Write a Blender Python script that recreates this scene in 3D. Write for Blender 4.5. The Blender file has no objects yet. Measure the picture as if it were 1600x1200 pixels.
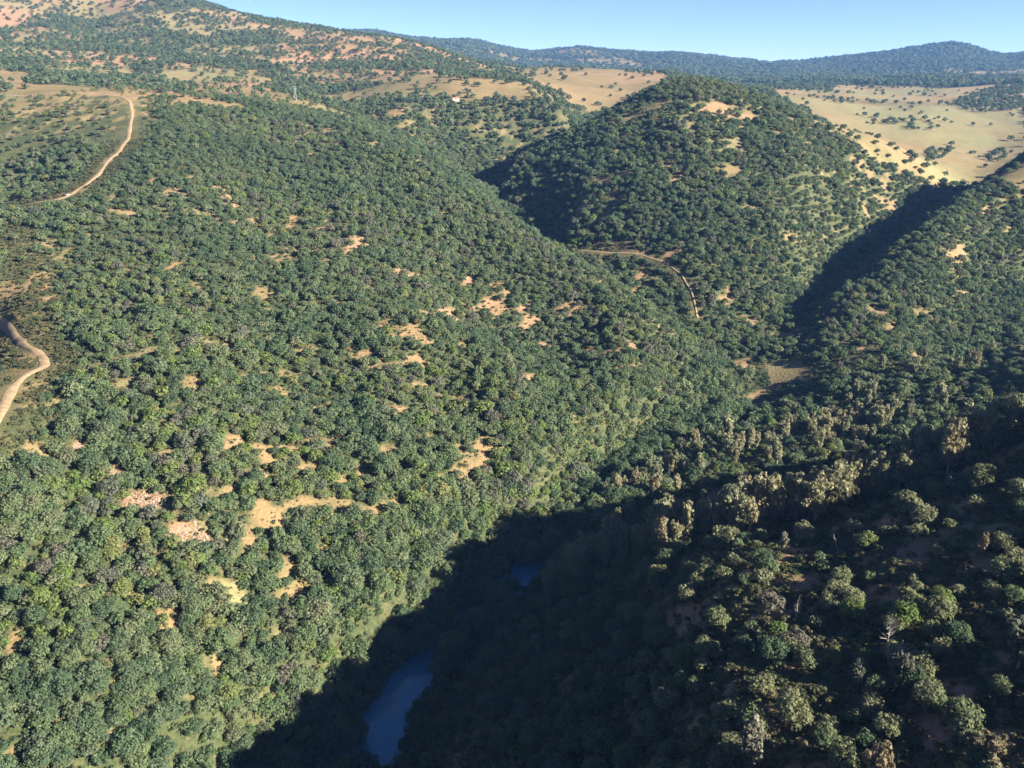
import bpy, math, random, time
import numpy as np
from math import radians as rad
T0 = time.time()
rng = np.random.default_rng(7)
random.seed(7)
SC = bpy.context.scene
COL = SC.collection

# ------------------------------------------------------------------ camera, sky, sun, exposure
CAM_Z = 180.0
PITCH = 21.04
FPX = 1300.0                       # focal length in pixels of the 1600 px wide photograph
cam_d = bpy.data.cameras.new('camera')
cam_d.sensor_width = 36.0
cam_d.lens = 36.0 * FPX / 1600.0
cam_d.clip_start = 1.0
cam_d.clip_end = 30000.0
cam = bpy.data.objects.new('camera', cam_d)
cam.location = (0, 0, CAM_Z)
cam.rotation_euler = (rad(90 - PITCH), 0, 0)
COL.objects.link(cam)
SC.camera = cam

SUN_EL, SUN_AZ = 25.0, 112.0       # azimuth clockwise from +Y (the viewing direction)
sdir = np.array([math.sin(rad(SUN_AZ)) * math.cos(rad(SUN_EL)),
                 math.cos(rad(SUN_AZ)) * math.cos(rad(SUN_EL)), math.sin(rad(SUN_EL))])
W = bpy.data.worlds.new('World')
SC.world = W
W.use_nodes = True
wn = W.node_tree
bg = wn.nodes['Background']
sky = wn.nodes.new('ShaderNodeTexSky')
sky.sky_type = 'NISHITA'
sky.sun_disc = False
sky.sun_elevation = rad(SUN_EL)
sky.sun_rotation = rad(SUN_AZ)
sky.altitude = 300
sky.air_density = 0.48
sky.dust_density = 0.0
sky.ozone_density = 5.0
tint = wn.nodes.new('ShaderNodeMix'); tint.data_type = 'RGBA'; tint.blend_type = 'MULTIPLY'; tint.inputs[0].default_value = 1.0
tint.inputs[7].default_value = (.93, .80, .97, 1)
wn.links.new(sky.outputs[0], tint.inputs[6]); wn.links.new(tint.outputs[2], bg.inputs[0])
bg.inputs[1].default_value = 0.05
sl = bpy.data.lights.new('sun', 'SUN')
sl.energy = 5.0
sl.angle = rad(0.5)
sl.color = (1.0, 0.92, 0.80)
so = bpy.data.objects.new('sun', sl)
from mathutils import Vector, Euler, Matrix
so.rotation_euler = Vector(-sdir).to_track_quat('-Z', 'Y').to_euler()
COL.objects.link(so)
SC.view_settings.view_transform = 'Standard'
SC.view_settings.look = 'None'
SC.view_settings.exposure = 2.2
SC.view_settings.gamma = 1.0
SC.cycles.use_denoising = True
SC.cycles.max_bounces = 5
SC.cycles.diffuse_bounces = 2
SC.cycles.glossy_bounces = 2
SC.cycles.transmission_bounces = 3
SC.cycles.volume_bounces = 0
SC.cycles.transparent_max_bounces = 4

# ------------------------------------------------------------------ terrain: survey points -> height field
cp, sp = math.cos(rad(PITCH)), math.sin(rad(PITCH))

def P(px, py, t):
    """point seen at photo pixel (px, py), t metres along the view axis"""
    u = (px - 800.0) / FPX
    v = (py - 600.0) / FPX
    return (u * t, (cp - v * sp) * t, CAM_Z - (sp + v * cp) * t)

RIVER = np.array([(-330, -160, 0), (-220, -60, 0), (-140, 60, 0), (-82, 138, 0), (-55, 170, 0), P(585, 1165, 234), P(600, 1118, 245), P(632, 1068, 258),
                  P(690, 1000, 273), P(750, 945, 291), P(800, 905, 310), P(855, 858, 330), P(905, 800, 353), P(965, 730, 388),
                  P(1035, 672, 424), P(1110, 640, 448), P(1180, 612, 476), P(1240, 592, 500), P(1262, 560, 525), P(1258, 510, 565), P(1245, 470, 600)])
lines = []      # polylines of (x, y, z), densified
pts = []
def L(*a): lines.append([P(*q) for q in a])
def D(*a): pts.extend([P(*q) for q in a])
def WL(*a): lines.append(list(a))
def WD(*a): pts.extend(list(a))

lines.append([tuple(p[:2]) + (max(0.6, 0.0),) for p in RIVER[:17]])
# far slope on the left (L), its ridge track, spur to the river
L((0, 655, 275), (75, 575, 325), (30, 540, 350), (0, 505, 385), (30, 405, 430), (100, 312, 525), (155, 272, 570), (200, 218, 640), (205, 168, 720), (190, 150, 760))
L((190, 150, 760), (300, 152, 810), (450, 172, 800), (560, 200, 765), (650, 250, 705), (740, 308, 640), (850, 378, 595), (960, 448, 560), (1040, 505, 540), (1100, 550, 523), (1170, 592, 500))
D((0, 900, 226), (0, 1200, 185), (0, 1050, 203), (150, 1100, 200), (300, 1200, 206), (300, 1000, 228), (300, 900, 242), (300, 600, 320), (300, 400, 445), (300, 250, 600),
  (500, 700, 322), (500, 900, 264), (600, 950, 263), (450, 1050, 237), (700, 800, 310), (700, 600, 392), (850, 700, 362), (1000, 620, 425),
  (950, 680, 392), (1100, 610, 470), (450, 300, 605), (600, 330, 600), (750, 400, 560), (850, 480, 520), (900, 550, 480),
  (150, 450, 405), (150, 600, 312), (150, 750, 270), (0, 750, 252), (450, 450, 440), (180, 900, 238), (400, 800, 275),
  (610, 480, 428), (690, 540, 408), (770, 592, 392), (690, 465, 492), (770, 525, 475), (850, 575, 450), (440, 340, 560), (520, 400, 500))
D((0, 430, 415), (-70, 420, 420), (-60, 480, 392))
# gully left of the ridge track, slope above it
D((-20, 548, 392), (-80, 560, 400), (0, 292, 600), (60, 262, 620), (0, 225, 660), (100, 200, 680), (0, 152, 765), (100, 150, 760))
D((0, 122, 950), (0, 105, 1080), (100, 120, 1030), (300, 132, 1080), (150, 138, 900), (450, 145, 1000), (500, 140, 1200), (620, 116, 1320))
# big hill, upper left
L((-250, -60, 2300), (0, -45, 2150), (200, -30, 2150), (320, 6, 2000), (410, 30, 1950), (500, 48, 1900), (600, 60, 1850), (680, 74, 1800), (745, 102, 1680), (770, 112, 1600))
D((0, 60, 1500), (150, 30, 1800), (200, 90, 1350), (350, 50, 1700), (450, 90, 1450), (600, 95, 1500), (100, 85, 1330), (680, 100, 1500))
D((300, 60, 2900), (600, 96, 2700), (0, 20, 3200), (-300, 0, 3200))
# hill M in the middle, and the fields behind
L((620, 128, 1180), (700, 131, 1100), (760, 140, 1080), (820, 155, 1050), (880, 172, 1010), (920, 190, 980), (930, 200, 950))
D((750, 200, 980), (700, 240, 920), (600, 212, 900), (850, 230, 920), (620, 180, 950), (800, 260, 890), (560, 170, 1000))
D((800, 108, 1500), (740, 118, 1400), (900, 124, 1480), (1000, 135, 1450), (1040, 114, 1700), (900, 108, 1800), (850, 140, 1250))
# side stream between L, M and C
L((900, 212, 1000), (820, 262, 920), (740, 290, 870), (790, 328, 770), (860, 378, 690))
L((880, 395, 650), (965, 450, 606), (1060, 518, 560), (1130, 566, 532))
L((930, 388, 645), (1000, 396, 632), (1045, 414, 615), (1080, 470, 580), (1110, 530, 552))
# hill C
L((1080, 133, 850), (1040, 140, 848), (950, 186, 830), (860, 228, 810), (800, 262, 797), (765, 285, 790))
L((1080, 133, 850), (1130, 140, 855), (1200, 160, 860), (1280, 190, 860), (1350, 220, 850), (1430, 268, 860), (1490, 298, 890))
D((1100, 250, 715), (1000, 300, 680), (950, 270, 722), (900, 330, 690), (830, 300, 765), (1000, 200, 785), (1100, 180, 790), (1250, 250, 735), (1180, 200, 790), (1100, 350, 645),
  (980, 380, 640), (1150, 470, 590), (1150, 560, 532), (1230, 585, 500), (1250, 400, 640), (1300, 300, 745), (1340, 350, 725), (1200, 520, 560), (1050, 300, 680), (1180, 320, 670))
D((1000, 176, 1150), (1080, 156, 1200), (900, 200, 1060), (1180, 178, 1100), (1300, 225, 1000))
# valley V2 and spurs R2, R3, R4 on the right
L((1240, 475, 606), (1340, 405, 715), (1430, 340, 815), (1500, 305, 900), (1545, 284, 980))
L((1650, 225, 790), (1600, 258, 765), (1500, 322, 684), (1400, 395, 618), (1320, 460, 566), (1285, 520, 542))
D((1550, 350, 680), (1450, 430, 588), (1350, 520, 532), (1600, 400, 655))
L((1650, 425, 655), (1600, 446, 635), (1500, 486, 578), (1390, 536, 512), (1340, 574, 482))
D((1600, 540, 515), (1500, 580, 488), (1350, 630, 440), (1150, 700, 405), (1250, 680, 412), (1080, 720, 392))
L((1650, 578, 430), (1600, 596, 425), (1500, 628, 415), (1430, 660, 400))
L((1600, 655, 385), (1500, 690, 378), (1400, 720, 370), (1200, 775, 350), (1000, 815, 335), (930, 830, 338))
# near spur R5 below the camera
L((1700, 660, 250), (1600, 690, 256), (1430, 755, 264), (1250, 822, 261), (1050, 858, 262), (930, 897, 278))
D((1600, 900, 186), (1600, 1200, 128), (1600, 1050, 154), (1400, 900, 200), (1400, 1020, 172), (1150, 920, 211), (1150, 1000, 189), (1150, 1080, 168), (1150, 1190, 146), (1000, 1000, 217), (800, 1000, 256), (1400, 1200, 138),
  (1280, 960, 196), (1280, 1100, 157), (1000, 1200, 166), (1000, 1090, 193), (800, 1200, 200), (740, 1080, 238), (680, 1165, 231), (860, 950, 275))
# the camera's hill and what lies outside the frame
WL((215, -120, 180), (215, 0, 157), (215, 56, 139), (215, 108, 125), (215, 163, 111), (215, 226, 94), (222, 265, 78), (235, 295, 60), (250, 322, 42))
WD((150, 60, 112), (150, 100, 101), (450, 200, 145), (120, 0, 110), (60, 40, 85), (0, 0, 70), (-60, 40, 35),
   (0, -150, 110), (-100, -60, 40), (430, 520, 32), (380, 410, 40), (560, 720, 55), (700, 640, 66), (800, 300, 125), (700, 500, 85), (1000, 900, 110), (430, 610, 28))
WD((-260, 150, 75), (-300, 30, 70), (-250, 230, 80), (-300, 350, 50), (-420, 300, 45), (-460, 520, 60), (-600, 400, 110), (-700, 800, 170), (-520, 130, 120), (-400, -50, 120))
WD((0, -500, 150), (-600, -400, 160), (600, -400, 170), (0, -2000, 150), (2000, -1000, 150), (-2000, -1000, 150), (-3000, 1000, 250), (-2500, 2800, 300), (3000, 1500, 150), (2000, 1200, 110), (0, -7000, 150), (7000, 0, 150), (-7000, 0, 200), (-5000, 5500, 300), (5500, 5500, 300))
# plain on the right
D((1200, 145, 1500), (1300, 180, 1300), (1400, 230, 1080), (1500, 260, 1060), (1600, 238, 1150), (1600, 180, 1500), (1400, 150, 1900), (1600, 130, 2200), (1300, 132, 2300), (1450, 125, 2600), (1150, 138, 2000), (1450, 190, 1350), (1700, 122, 2500))
# far range
L((800, 114, 3200), (1000, 118, 3300), (1200, 122, 3400), (1400, 121, 3400), (1600, 120, 3400), (1800, 118, 3400))
L((540, 50, 4700), (590, 50, 4800), (640, 62, 4700), (700, 66, 4700), (745, 64, 4700), (790, 75, 4800), (830, 83, 4900), (870, 77, 4800), (905, 73, 4700), (960, 80, 4800), (1010, 83, 4800), (1050, 81, 4800), (1110, 88, 4900), (1160, 95, 5000), (1205, 100, 5100),
  (1260, 95, 5000), (1330, 88, 4900), (1400, 79, 4800), (1470, 70, 4700), (1500, 70, 4700), (1545, 82, 4800), (1575, 84, 4900), (1600, 77, 4900), (1700, 65, 4800))
D((850, 100, 4000), (1000, 100, 4000), (1150, 108, 4100), (1300, 107, 4100), (1450, 92, 4100), (1550, 100, 4100))
D((700, 110, 6800), (1000, 110, 6800), (1300, 110, 6800), (1600, 110, 6800), (400, 90, 6500))

def qmap(x, y):
    r = np.hypot(x, y) + 1e-6
    s = np.log1p(r / 60.0) / r
    return np.stack([x * s, y * s], -1)

ctrl = [tuple(p) for p in pts]
for pl in lines:
    pl = np.array(pl, float)
    for a, b in zip(pl[:-1], pl[1:]):
        n = max(1, int(np.linalg.norm(qmap(*a[:2]) - qmap(*b[:2])) / 0.05))
        for k in range(n):
            ctrl.append(tuple(a + (b - a) * k / n))
    ctrl.append(tuple(pl[-1]))
ctrl = np.array(ctrl)
Q = qmap(ctrl[:, 0], ctrl[:, 1])
C2 = 0.045 ** 2
def kern(d2): return np.sqrt(d2 + C2)
d2 = ((Q[:, None] - Q[None]) ** 2).sum(-1)
n = len(Q)
A = np.zeros((n + 3, n + 3))
A[:n, :n] = -kern(d2) + np.eye(n) * 0.006
A[:n, n:] = A[n:, :n].T if False else np.c_[np.ones(n), Q]
A[n:, :n] = A[:n, n:].T
# heights are fitted relative to a distance scale so that far relief does not swamp near relief
sc_ = 40.0 + 0.12 * np.hypot(ctrl[:, 0], ctrl[:, 1])
wts = np.linalg.solve(A, np.r_[(ctrl[:, 2] - 100.0) / sc_, 0, 0, 0])

def rbf(x, y):
    out = np.empty(x.shape)
    fx, fy, fo = x.ravel(), y.ravel(), out.ravel()
    for i in range(0, fx.size, 20000):
        q = qmap(fx[i:i + 20000], fy[i:i + 20000])
        dd = (q[:, :1] - Q[None, :, 0]) ** 2 + (q[:, 1:] - Q[None, :, 1]) ** 2
        h = -kern(dd) @ wts[:n] + wts[n] + q @ wts[n + 1:]
        fo[i:i + 20000] = h * (40.0 + 0.12 * np.hypot(fx[i:i + 20000], fy[i:i + 20000])) + 100.0
    return fo.reshape(x.shape)

def hash2(ix, iy, s):
    h = (ix.astype(np.int64) * 374761393 + iy.astype(np.int64) * 668265263 + s * 2147483647) & 0xffffffff
    h = ((h ^ (h >> 13)) * 1274126177) & 0xffffffff
    return ((h ^ (h >> 16)) & 0xffff) / 65535.0

def vnoise(x, y, s=0):
    ix, iy = np.floor(x), np.floor(y)
    fx, fy = x - ix, y - iy
    fx, fy = fx * fx * fx * (fx * (fx * 6 - 15) + 10), fy * fy * fy * (fy * (fy * 6 - 15) + 10)
    a, b = hash2(ix, iy, s), hash2(ix + 1, iy, s)
    c, d = hash2(ix, iy + 1, s), hash2(ix + 1, iy + 1, s)
    return (a + (b - a) * fx) * (1 - fy) + (c + (d - c) * fx) * fy

def fbm(x, y, w, s=0, o=4):
    t, amp, tot = 0, 1.0, 0
    for k in range(o):
        t = t + amp * (vnoise(x / w + 17.3 * k, y / w - 9.1 * k, s + k) - 0.5)
        tot += amp
        amp *= 0.5
        w *= 0.47
    return t / tot * 2          # about -1..1

def polydist(x, y, pl):
    best = np.full(x.shape, 1e9)
    for a, b in zip(pl[:-1], pl[1:]):
        ax, ay = a[0], a[1]
        vx, vy = b[0] - ax, b[1] - ay
        t = np.clip(((x - ax) * vx + (y - ay) * vy) / (vx * vx + vy * vy + 1e-9), 0, 1)
        best = np.minimum(best, np.hypot(x - ax - t * vx, y - ay - t * vy))
    return best

WATER = RIVER[:17]
def terrain(x, y):
    z = rbf(x, y)
    r = np.hypot(x, y)
    d = polydist(x, y, WATER)
    f = np.clip((d - 12) / 60, 0, 1)
    near = f * (5.0 * fbm(x, y, 95, 3) + 2.0 * (np.abs(fbm(x, y, 48, 11, 3))) )
    far = 16 * fbm(x, y, 420, 21, 5) - 10 * np.abs(fbm(x, y, 300, 31, 4))
    w = np.clip((r - 900) / 900, 0, 1)
    plain = np.exp(-(((x - 800) / 500) ** 2 + ((y - 1700) / 700) ** 2))
    z = z + near * (1 - w * 0.5) + far * w * (1 - 0.6 * plain) + w * plain * 2.5 * fbm(x, y, 150, 191, 3)
    wid = 3.2 + 2.4 * fbm(x, y, 22, 41, 2) + 1.3 * np.exp(-((y - 205) / 30.0) ** 2) + 3.0 * np.exp(-((y - 264) / 11.0) ** 2)
    b = np.clip((d - wid) / 19.0, 0, 1)
    b = b * b * (3 - 2 * b)
    bed = -1.6 + 2.4 * np.clip(d / 14, 0, 1)
    z = np.where(d < 60, bed * (1 - b) + np.maximum(z, 0.5 + 0.06 * d) * b, z)
    return z

# one polar sheet: fine in front of the camera, coarse behind
th_front = np.arange(-44.0, 44.01, 0.16)
th_side = np.concatenate([np.arange(44.6, 80, 0.6), np.arange(82, 178, 4.0)])
THETA = np.radians(np.concatenate([-th_side[::-1], th_front, th_side]))
LR0, LR1 = math.log(18.0), math.log(9000.0)
NR = 660
LR = np.linspace(LR0, LR1, NR)
TH, RR = np.meshgrid(THETA, np.exp(LR), indexing='ij')
GX, GY = RR * np.sin(TH), RR * np.cos(TH)
GZ = terrain(GX, GY)
print('terrain', len(ctrl), GX.shape, round(time.time() - T0, 1))

def ground(x, y):
    x, y = np.asarray(x, float), np.asarray(y, float)
    r = np.clip(np.hypot(x, y), 18.01, 8990)
    th = np.arctan2(x, y)
    fj = (np.log(r) - LR0) / (LR1 - LR0) * (NR - 1)
    j = np.clip(fj.astype(int), 0, NR - 2)
    fj = fj - j
    i = np.clip(np.searchsorted(THETA, th) - 1, 0, len(THETA) - 2)
    fi = np.clip((th - THETA[i]) / (THETA[i + 1] - THETA[i]), 0, 1)
    return (GZ[i, j] * (1 - fi) + GZ[i + 1, j] * fi) * (1 - fj) + (GZ[i, j + 1] * (1 - fi) + GZ[i + 1, j + 1] * fi) * fj

def project(x, y, z):
    dz = z - CAM_Z
    t = y * cp - dz * sp
    return 800 + FPX * x / t, 600 + FPX * (-dz * cp - y * sp) / t, t

def hit(px, py):
    """where the sight line through a photo pixel meets the ground"""
    u, v = (px - 800.0) / FPX, (py - 600.0) / FPX
    t = np.exp(np.linspace(math.log(90), math.log(8000), 6000))
    x, y, z = u * t, (cp - v * sp) * t, CAM_Z - (sp + v * cp) * t
    k = np.argmax(z < ground(x, y))
    return float(x[k]), float(y[k]), float(ground(x[k], y[k])), float(t[k])

def grid_mesh(name, gx, gy, gz):
    ni, nj = gx.shape
    me = bpy.data.meshes.new(name)
    co = np.stack([gx, gy, gz], -1).reshape(-1, 3)
    a = np.arange(ni * nj).reshape(ni, nj)
    q = np.stack([a[:-1, :-1], a[:-1, 1:], a[1:, 1:], a[1:, :-1]], -1).reshape(-1, 4)
    me.vertices.add(len(co)); me.vertices.foreach_set('co', co.ravel().astype(np.float32))
    me.loops.add(q.size); me.loops.foreach_set('vertex_index', q.ravel().astype(np.int32))
    me.polygons.add(len(q)); me.polygons.foreach_set('loop_start', np.arange(0, q.size, 4, dtype=np.int32))
    me.update(calc_edges=True)
    me.polygons.foreach_set('use_smooth', np.ones(len(q), bool))
    return me


def inpoly(px, py, poly):
    ins = np.zeros(np.shape(px), bool)
    m_ = len(poly)
    for k in range(m_):
        x1, y1 = poly[k]; x2, y2 = poly[(k + 1) % m_]
        c = ((y1 > py) != (y2 > py)) & (px < (x2 - x1) * (py - y1) / ((y2 - y1) or 1e-9) + x1)
        ins ^= c
    return ins

# ------------------------------------------------------------------ what covers the ground where
# bare patches: photo pixel of the middle, half width and half height in pixels, kind (0 dry grass, 1 reddish soil and stones, 2 green grass)
PATCH = [(300, 600, 36, 16, 0), (250, 640, 16, 28, 0), (180, 585, 30, 9, 2), (60, 700, 32, 20, 0), (125, 708, 15, 24, 1), (190, 742, 26, 14, 1),
         (235, 788, 42, 22, 1), (290, 842, 58, 27, 1), (370, 890, 18, 11, 0), (382, 838, 22, 22, 0), (455, 912, 30, 42, 0), (270, 970, 27, 22, 0),
         (345, 1030, 32, 24, 0), (120, 1072, 13, 26, 0), (22, 1000, 16, 22, 0), (180, 1152, 11, 24, 0), (58, 890, 26, 15, 0), (20, 1180, 24, 10, 0), (545, 790, 16, 13, 0),
         (720, 710, 18, 8, 0), (310, 450, 17, 9, 0), (410, 460, 22, 12, 0), (275, 415, 26, 11, 0), (452, 345, 14, 20, 0), (510, 345, 15, 8, 1),
         (555, 385, 25, 16, 1), (625, 425, 32, 14, 1), (580, 455, 16, 9, 1), (735, 440, 26, 12, 1), (700, 490, 24, 12, 1), (735, 535, 22, 15, 1),
         (780, 542, 15, 24, 1), (830, 590, 22, 10, 1), (790, 462, 18, 14, 1), (715, 622, 20, 7, 0), (625, 735, 13, 7, 0), (570, 742, 12, 8, 0),
         (965, 590, 10, 14, 0), (1025, 612, 6, 12, 0), (920, 520, 8, 9, 1), (1045, 522, 12, 12, 1), (990, 455, 30, 12, 1), (1015, 440, 12, 10, 1),
         (1135, 465, 12, 12, 1), (1165, 575, 14, 10, 1), (1235, 375, 14, 14, 0), (1140, 265, 26, 10, 0), (1060, 260, 16, 8, 0),
         (1120, 170, 34, 10, 1), (1160, 185, 28, 9, 1), (1200, 145, 20, 18, 2), (1395, 515, 22, 12, 0), (1440, 490, 20, 8, 0), (1500, 460, 14, 7, 0),
         (1570, 570, 22, 16, 1), (1490, 400, 22, 22, 0), (1540, 330, 16, 12, 0), (1575, 505, 26, 10, 1), (470, 560, 12, 8, 0), (200, 885, 12, 10, 0), (395, 745, 12, 10, 0),
         (1290, 905, 40, 8, 1), (1480, 1075, 60, 20, 1), (1560, 1040, 40, 24, 0), (1380, 920, 40, 8, 1), (1555, 1150, 36, 30, 0), (1240, 860, 22, 6, 1), (1200, 1130, 40, 10, 1), (1450, 850, 50, 8, 1),
         (430, 985, 14, 9, 2), (640, 780, 12, 8, 2), (890, 650, 22, 7, 0), (300, 1090, 14, 9, 2), (90, 1120, 22, 9, 2), (210, 930, 18, 12, 0), (150, 1010, 16, 10, 2), (410, 1100, 14, 8, 2), (460, 830, 10, 12, 0)]
patches = []
for (px, py, rx, ry, k) in PATCH:
    hx, hy, hz, ht = hit(px, py)
    ax = np.array(hit(px + rx, py)[:2]) - np.array(hit(px - rx, py)[:2])
    ay = np.array(hit(px, py + ry)[:2]) - np.array(hit(px, py - ry)[:2])
    la, lb = np.linalg.norm(ax), np.linalg.norm(ay)
    lim = 4.0 * max(rx, ry) / FPX * ht
    ax, ay = ax / 2 * min(1, lim / la), ay / 2 * min(1, lim / lb)
    Mx = np.linalg.inv(np.array([ax, ay]).T + 1e-6 * np.eye(2))
    patches.append((hx, hy, Mx, max(np.linalg.norm(ax), np.linalg.norm(ay)), k))

TAN = [[(1205, 118), (1600, 112), (1600, 245), (1545, 275), (1500, 292), (1440, 270), (1380, 232), (1310, 205), (1235, 160), (1190, 135)],
       [(790, 104), (1030, 106), (1045, 125), (960, 168), (925, 178), (880, 150), (830, 132), (790, 118)],
       [(0, 108), (55, 118), (50, 138), (0, 140)], [(60, 138), (190, 142), (190, 150), (30, 150)], [(195, 138), (300, 150), (190, 152)]]
SADDLE = [(1195, 140), (1240, 168), (1300, 210), (1370, 250), (1470, 292), (1440, 245), (1340, 195), (1250, 150)]
BUSHY = [[(1490, 160), (1540, 140), (1600, 132), (1600, 170), (1545, 172), (1520, 178)], [(1450, 238), (1480, 226), (1500, 236), (1480, 250), (1440, 252)],
         [(1520, 246), (1560, 232), (1590, 240), (1550, 258)], [(1190, 112), (1310, 128), (1300, 145), (1200, 136)]]
SCRUB = [(0, 350), (40, 352), (85, 400), (95, 470), (80, 545), (30, 540), (0, 500)]
BOWL = [(0, 152), (190, 152), (205, 180), (195, 225), (120, 225), (60, 235), (0, 262)]
RIP = [P(600, 1118, 245), P(690, 1000, 273), P(800, 905, 310), P(905, 800, 353), P(1035, 672, 424), P(1180, 612, 476)]
MEADOW = [hit(px, py)[:2] for px, py in ((1198, 572), (1220, 563), (1255, 568), (1276, 582), (1242, 595), (1205, 603))]
GRAVEL = [hit(px, py)[:2] for px, py in ((1160, 622), (1190, 608), (1225, 600), (1215, 606), (1180, 620), (1150, 632))]

TRACKS = [[hit(*q)[:2] for q in ((-25, 690), (0, 652), (20, 605), (45, 583), (72, 574), (66, 556), (40, 541), (18, 518), (0, 502), (-20, 480))],
          [hit(*q)[:2] for q in ((-40, 332), (0, 326), (45, 319), (80, 315), (105, 308), (130, 292), (155, 272), (168, 252), (186, 238), (200, 218))] + [P(*q)[:2] for q in ( (204, 195, 675), (207, 178, 705), (204, 162, 735), (190, 152, 760), (140, 149, 775), (80, 149, 775), (20, 147, 780), (-60, 144, 790))],
          [hit(*q)[:2] for q in ((908, 392), (950, 396), (1000, 398), (1040, 411), (1065, 430), (1080, 455), (1086, 478), (1090, 500))]]
RIPY = RIVER[:17]

def cover(x, y):
    """(tree density 0..1, bare ground 0..1, soil redness 0..1, lush grass 0..1, scrub-only 0..1)"""
    z = ground(x, y)
    px, py, t = project(x, y, z)
    r = np.hypot(x, y)
    dens = np.full(x.shape, 0.96)
    bare = np.zeros(x.shape); red = np.zeros(x.shape); lush = np.zeros(x.shape); scrub = np.zeros(x.shape)
    rvd = polydist(x, y, WATER)
    n1 = fbm(x, y, 26, 51, 3); n2 = fbm(x, y, 75, 61, 4)
    # natural thinning by noise
    dens = np.where((n1 * .5 + n2 * .6) < -0.40, 0.55, dens)
    dens = np.where(n2 > 0.55, 0.75, dens)
    dens = np.where(rvd < 32, .97, dens)
    for (hx, hy, Mx, R, k) in patches:
        s = np.abs(x - hx) + np.abs(y - hy) < 4 * R + 4
        if not s.any(): continue
        dx, dy = x[s] - hx, y[s] - hy
        e = np.hypot(Mx[0, 0] * dx + Mx[0, 1] * dy, Mx[1, 0] * dx + Mx[1, 1] * dy)
        g = np.clip((0.98 - e + 1.0 * fbm(x[s], y[s], max(3.5, R * 0.7), 71 + int(hx) % 9, 3)) * 1.7, 0, 1)
        bare[s] = np.maximum(bare[s], g if k != 2 else g * 0.4)
        red[s] = np.maximum(red[s], g * (k == 1)); lush[s] = np.maximum(lush[s], g * (k == 2) * .55)
        dens[s] *= 1 - (0.94 if k != 2 else 0.35) * g
    hillc0 = inpoly(px, py, [(1080, 100), (1200, 140), (1500, 300), (1200, 600), (930, 360), (900, 250), (950, 180)]) & (r > 560)
    # small ragged scars where thin soil shows
    u_ = x * .8 + y * .6; v_ = -x * .6 + y * .8
    n6 = fbm(u_ / 1.7, v_, 6.8, 141, 3) + 0.55 * fbm(x, y, 60, 151, 2) + np.where(hillc0, .16, 0)
    sc1 = np.clip((n6 - np.where(px < 1000, .345, .43)) * 5, 0, 1) * (r < 1050) * (rvd > 30)
    bare = np.maximum(bare, sc1 * 0.85); dens = dens * (1 - 0.93 * sc1)
    red = np.maximum(red, sc1 * np.clip(fbm(x, y, 90, 161, 2) * 2 + .3, 0, 1)); lush = np.maximum(lush, sc1 * np.clip(fbm(x, y, 70, 171, 2) * 2 - .2, 0, 1))
    # open oak pasture on the big hill and around its foot
    far = (r > 850) & (r < 2700)
    n3 = fbm(x, y, 130, 81, 4); n4 = fbm(x * 0.6 + y * .2, y, 60, 91, 3)
    op = np.clip((n3 * 0.8 + n4 * 0.6 + 0.08) * 3.2, 0, 1)
    hillm = inpoly(px, py, [(560, 160), (700, 150), (730, 180), (700, 200), (860, 215), (930, 195), (930, 260), (760, 330), (560, 240)])
    hillc = inpoly(px, py, [(1080, 100), (1200, 140), (1500, 300), (1200, 600), (700, 330), (950, 180)])
    f2 = far & ~hillm & ~hillc
    big = (px < 770) & (py < 112)
    dens = np.where(f2, np.where(big, 0.22 + 0.55 * op, 0.10 + 0.80 * op), dens)
    bare = np.where(f2, np.maximum(bare, 1 - op * 0.8), bare)
    red = np.where(f2, np.clip(fbm(x, y, 200, 95, 3) * 2.2 + np.where(big, .7, .1), 0, 1) * (py < 135) * (px < 760), red)
    lush = np.where(f2, np.clip(fbm(x, y, 160, 96, 3) * 2, 0, 0.7), lush)
    for pl in TAN:
        s = inpoly(px, py + n1 * 5, pl) & (r > 700)
        dens = np.where(s, np.where((n3 > 0.42) & (px < 1150), 0.5, np.where(n4 > .30, 0.13, 0.010)), dens)
        bare = np.where(s, 1.0, bare)
        lush = np.where(s, np.clip(fbm(x, y, 300, 97, 4) * 1.6 + 0.55, 0, 1.0) * (px > 1150), lush)
        red = np.where(s, np.clip(fbm(x, y, 240, 98, 3) * 1.2 - 0.1, 0, .5), red)
    for pl in BUSHY:
        s = inpoly(px + n1 * 14, py + n2 * 5, pl) & (r > 800)
        dens = np.where(s, 0.5, dens); scrub = np.where(s, 0.4, scrub)
    s = inpoly(px + n1 * 8, py, SADDLE) & (r > 750) & (r < 1100)
    dens = np.where(s, 0.10, dens); bare = np.where(s, 0.9, bare); lush = np.where(s, 0.35, lush)
    s = inpoly(px + n1 * 10, py + n2 * 12, SCRUB) & (r > 380) & (r < 560)
    dens = np.where(s, 0.05, dens); scrub = np.where(s, 1.0, scrub)
    s = inpoly(px + n1 * 10, py + n2 * 10, BOWL) & (r > 500) & (r < 900)
    dens = np.where(s, 0.22, dens); scrub = np.where(s, 0.9, scrub); lush = np.where(s, 0.4, lush)
    # far range
    f3 = r >= 2700
    n5 = fbm(x, y, 420, 101, 4)
    dens = np.where(f3, np.where(n5 > 0.30, 0.25, 0.95), dens)
    bare = np.where(f3, np.where(n5 > 0.30, 0.8, 0.1), bare)
    # camera-side slope: scattered oaks over low scrub
    s = (x > -40 + (y - 190) * 0.45 + 14) & (r < 285) & ((py > 660) | (y < 0))
    dens = np.where(s, dens * np.where(px < 1080, .8, np.where((n1 + n2 > 0.1), 0.55, 0.34)), dens); scrub = np.where(s, 0.8, scrub)
    red = np.where(s, np.maximum(red, 0.5), red)
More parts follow.
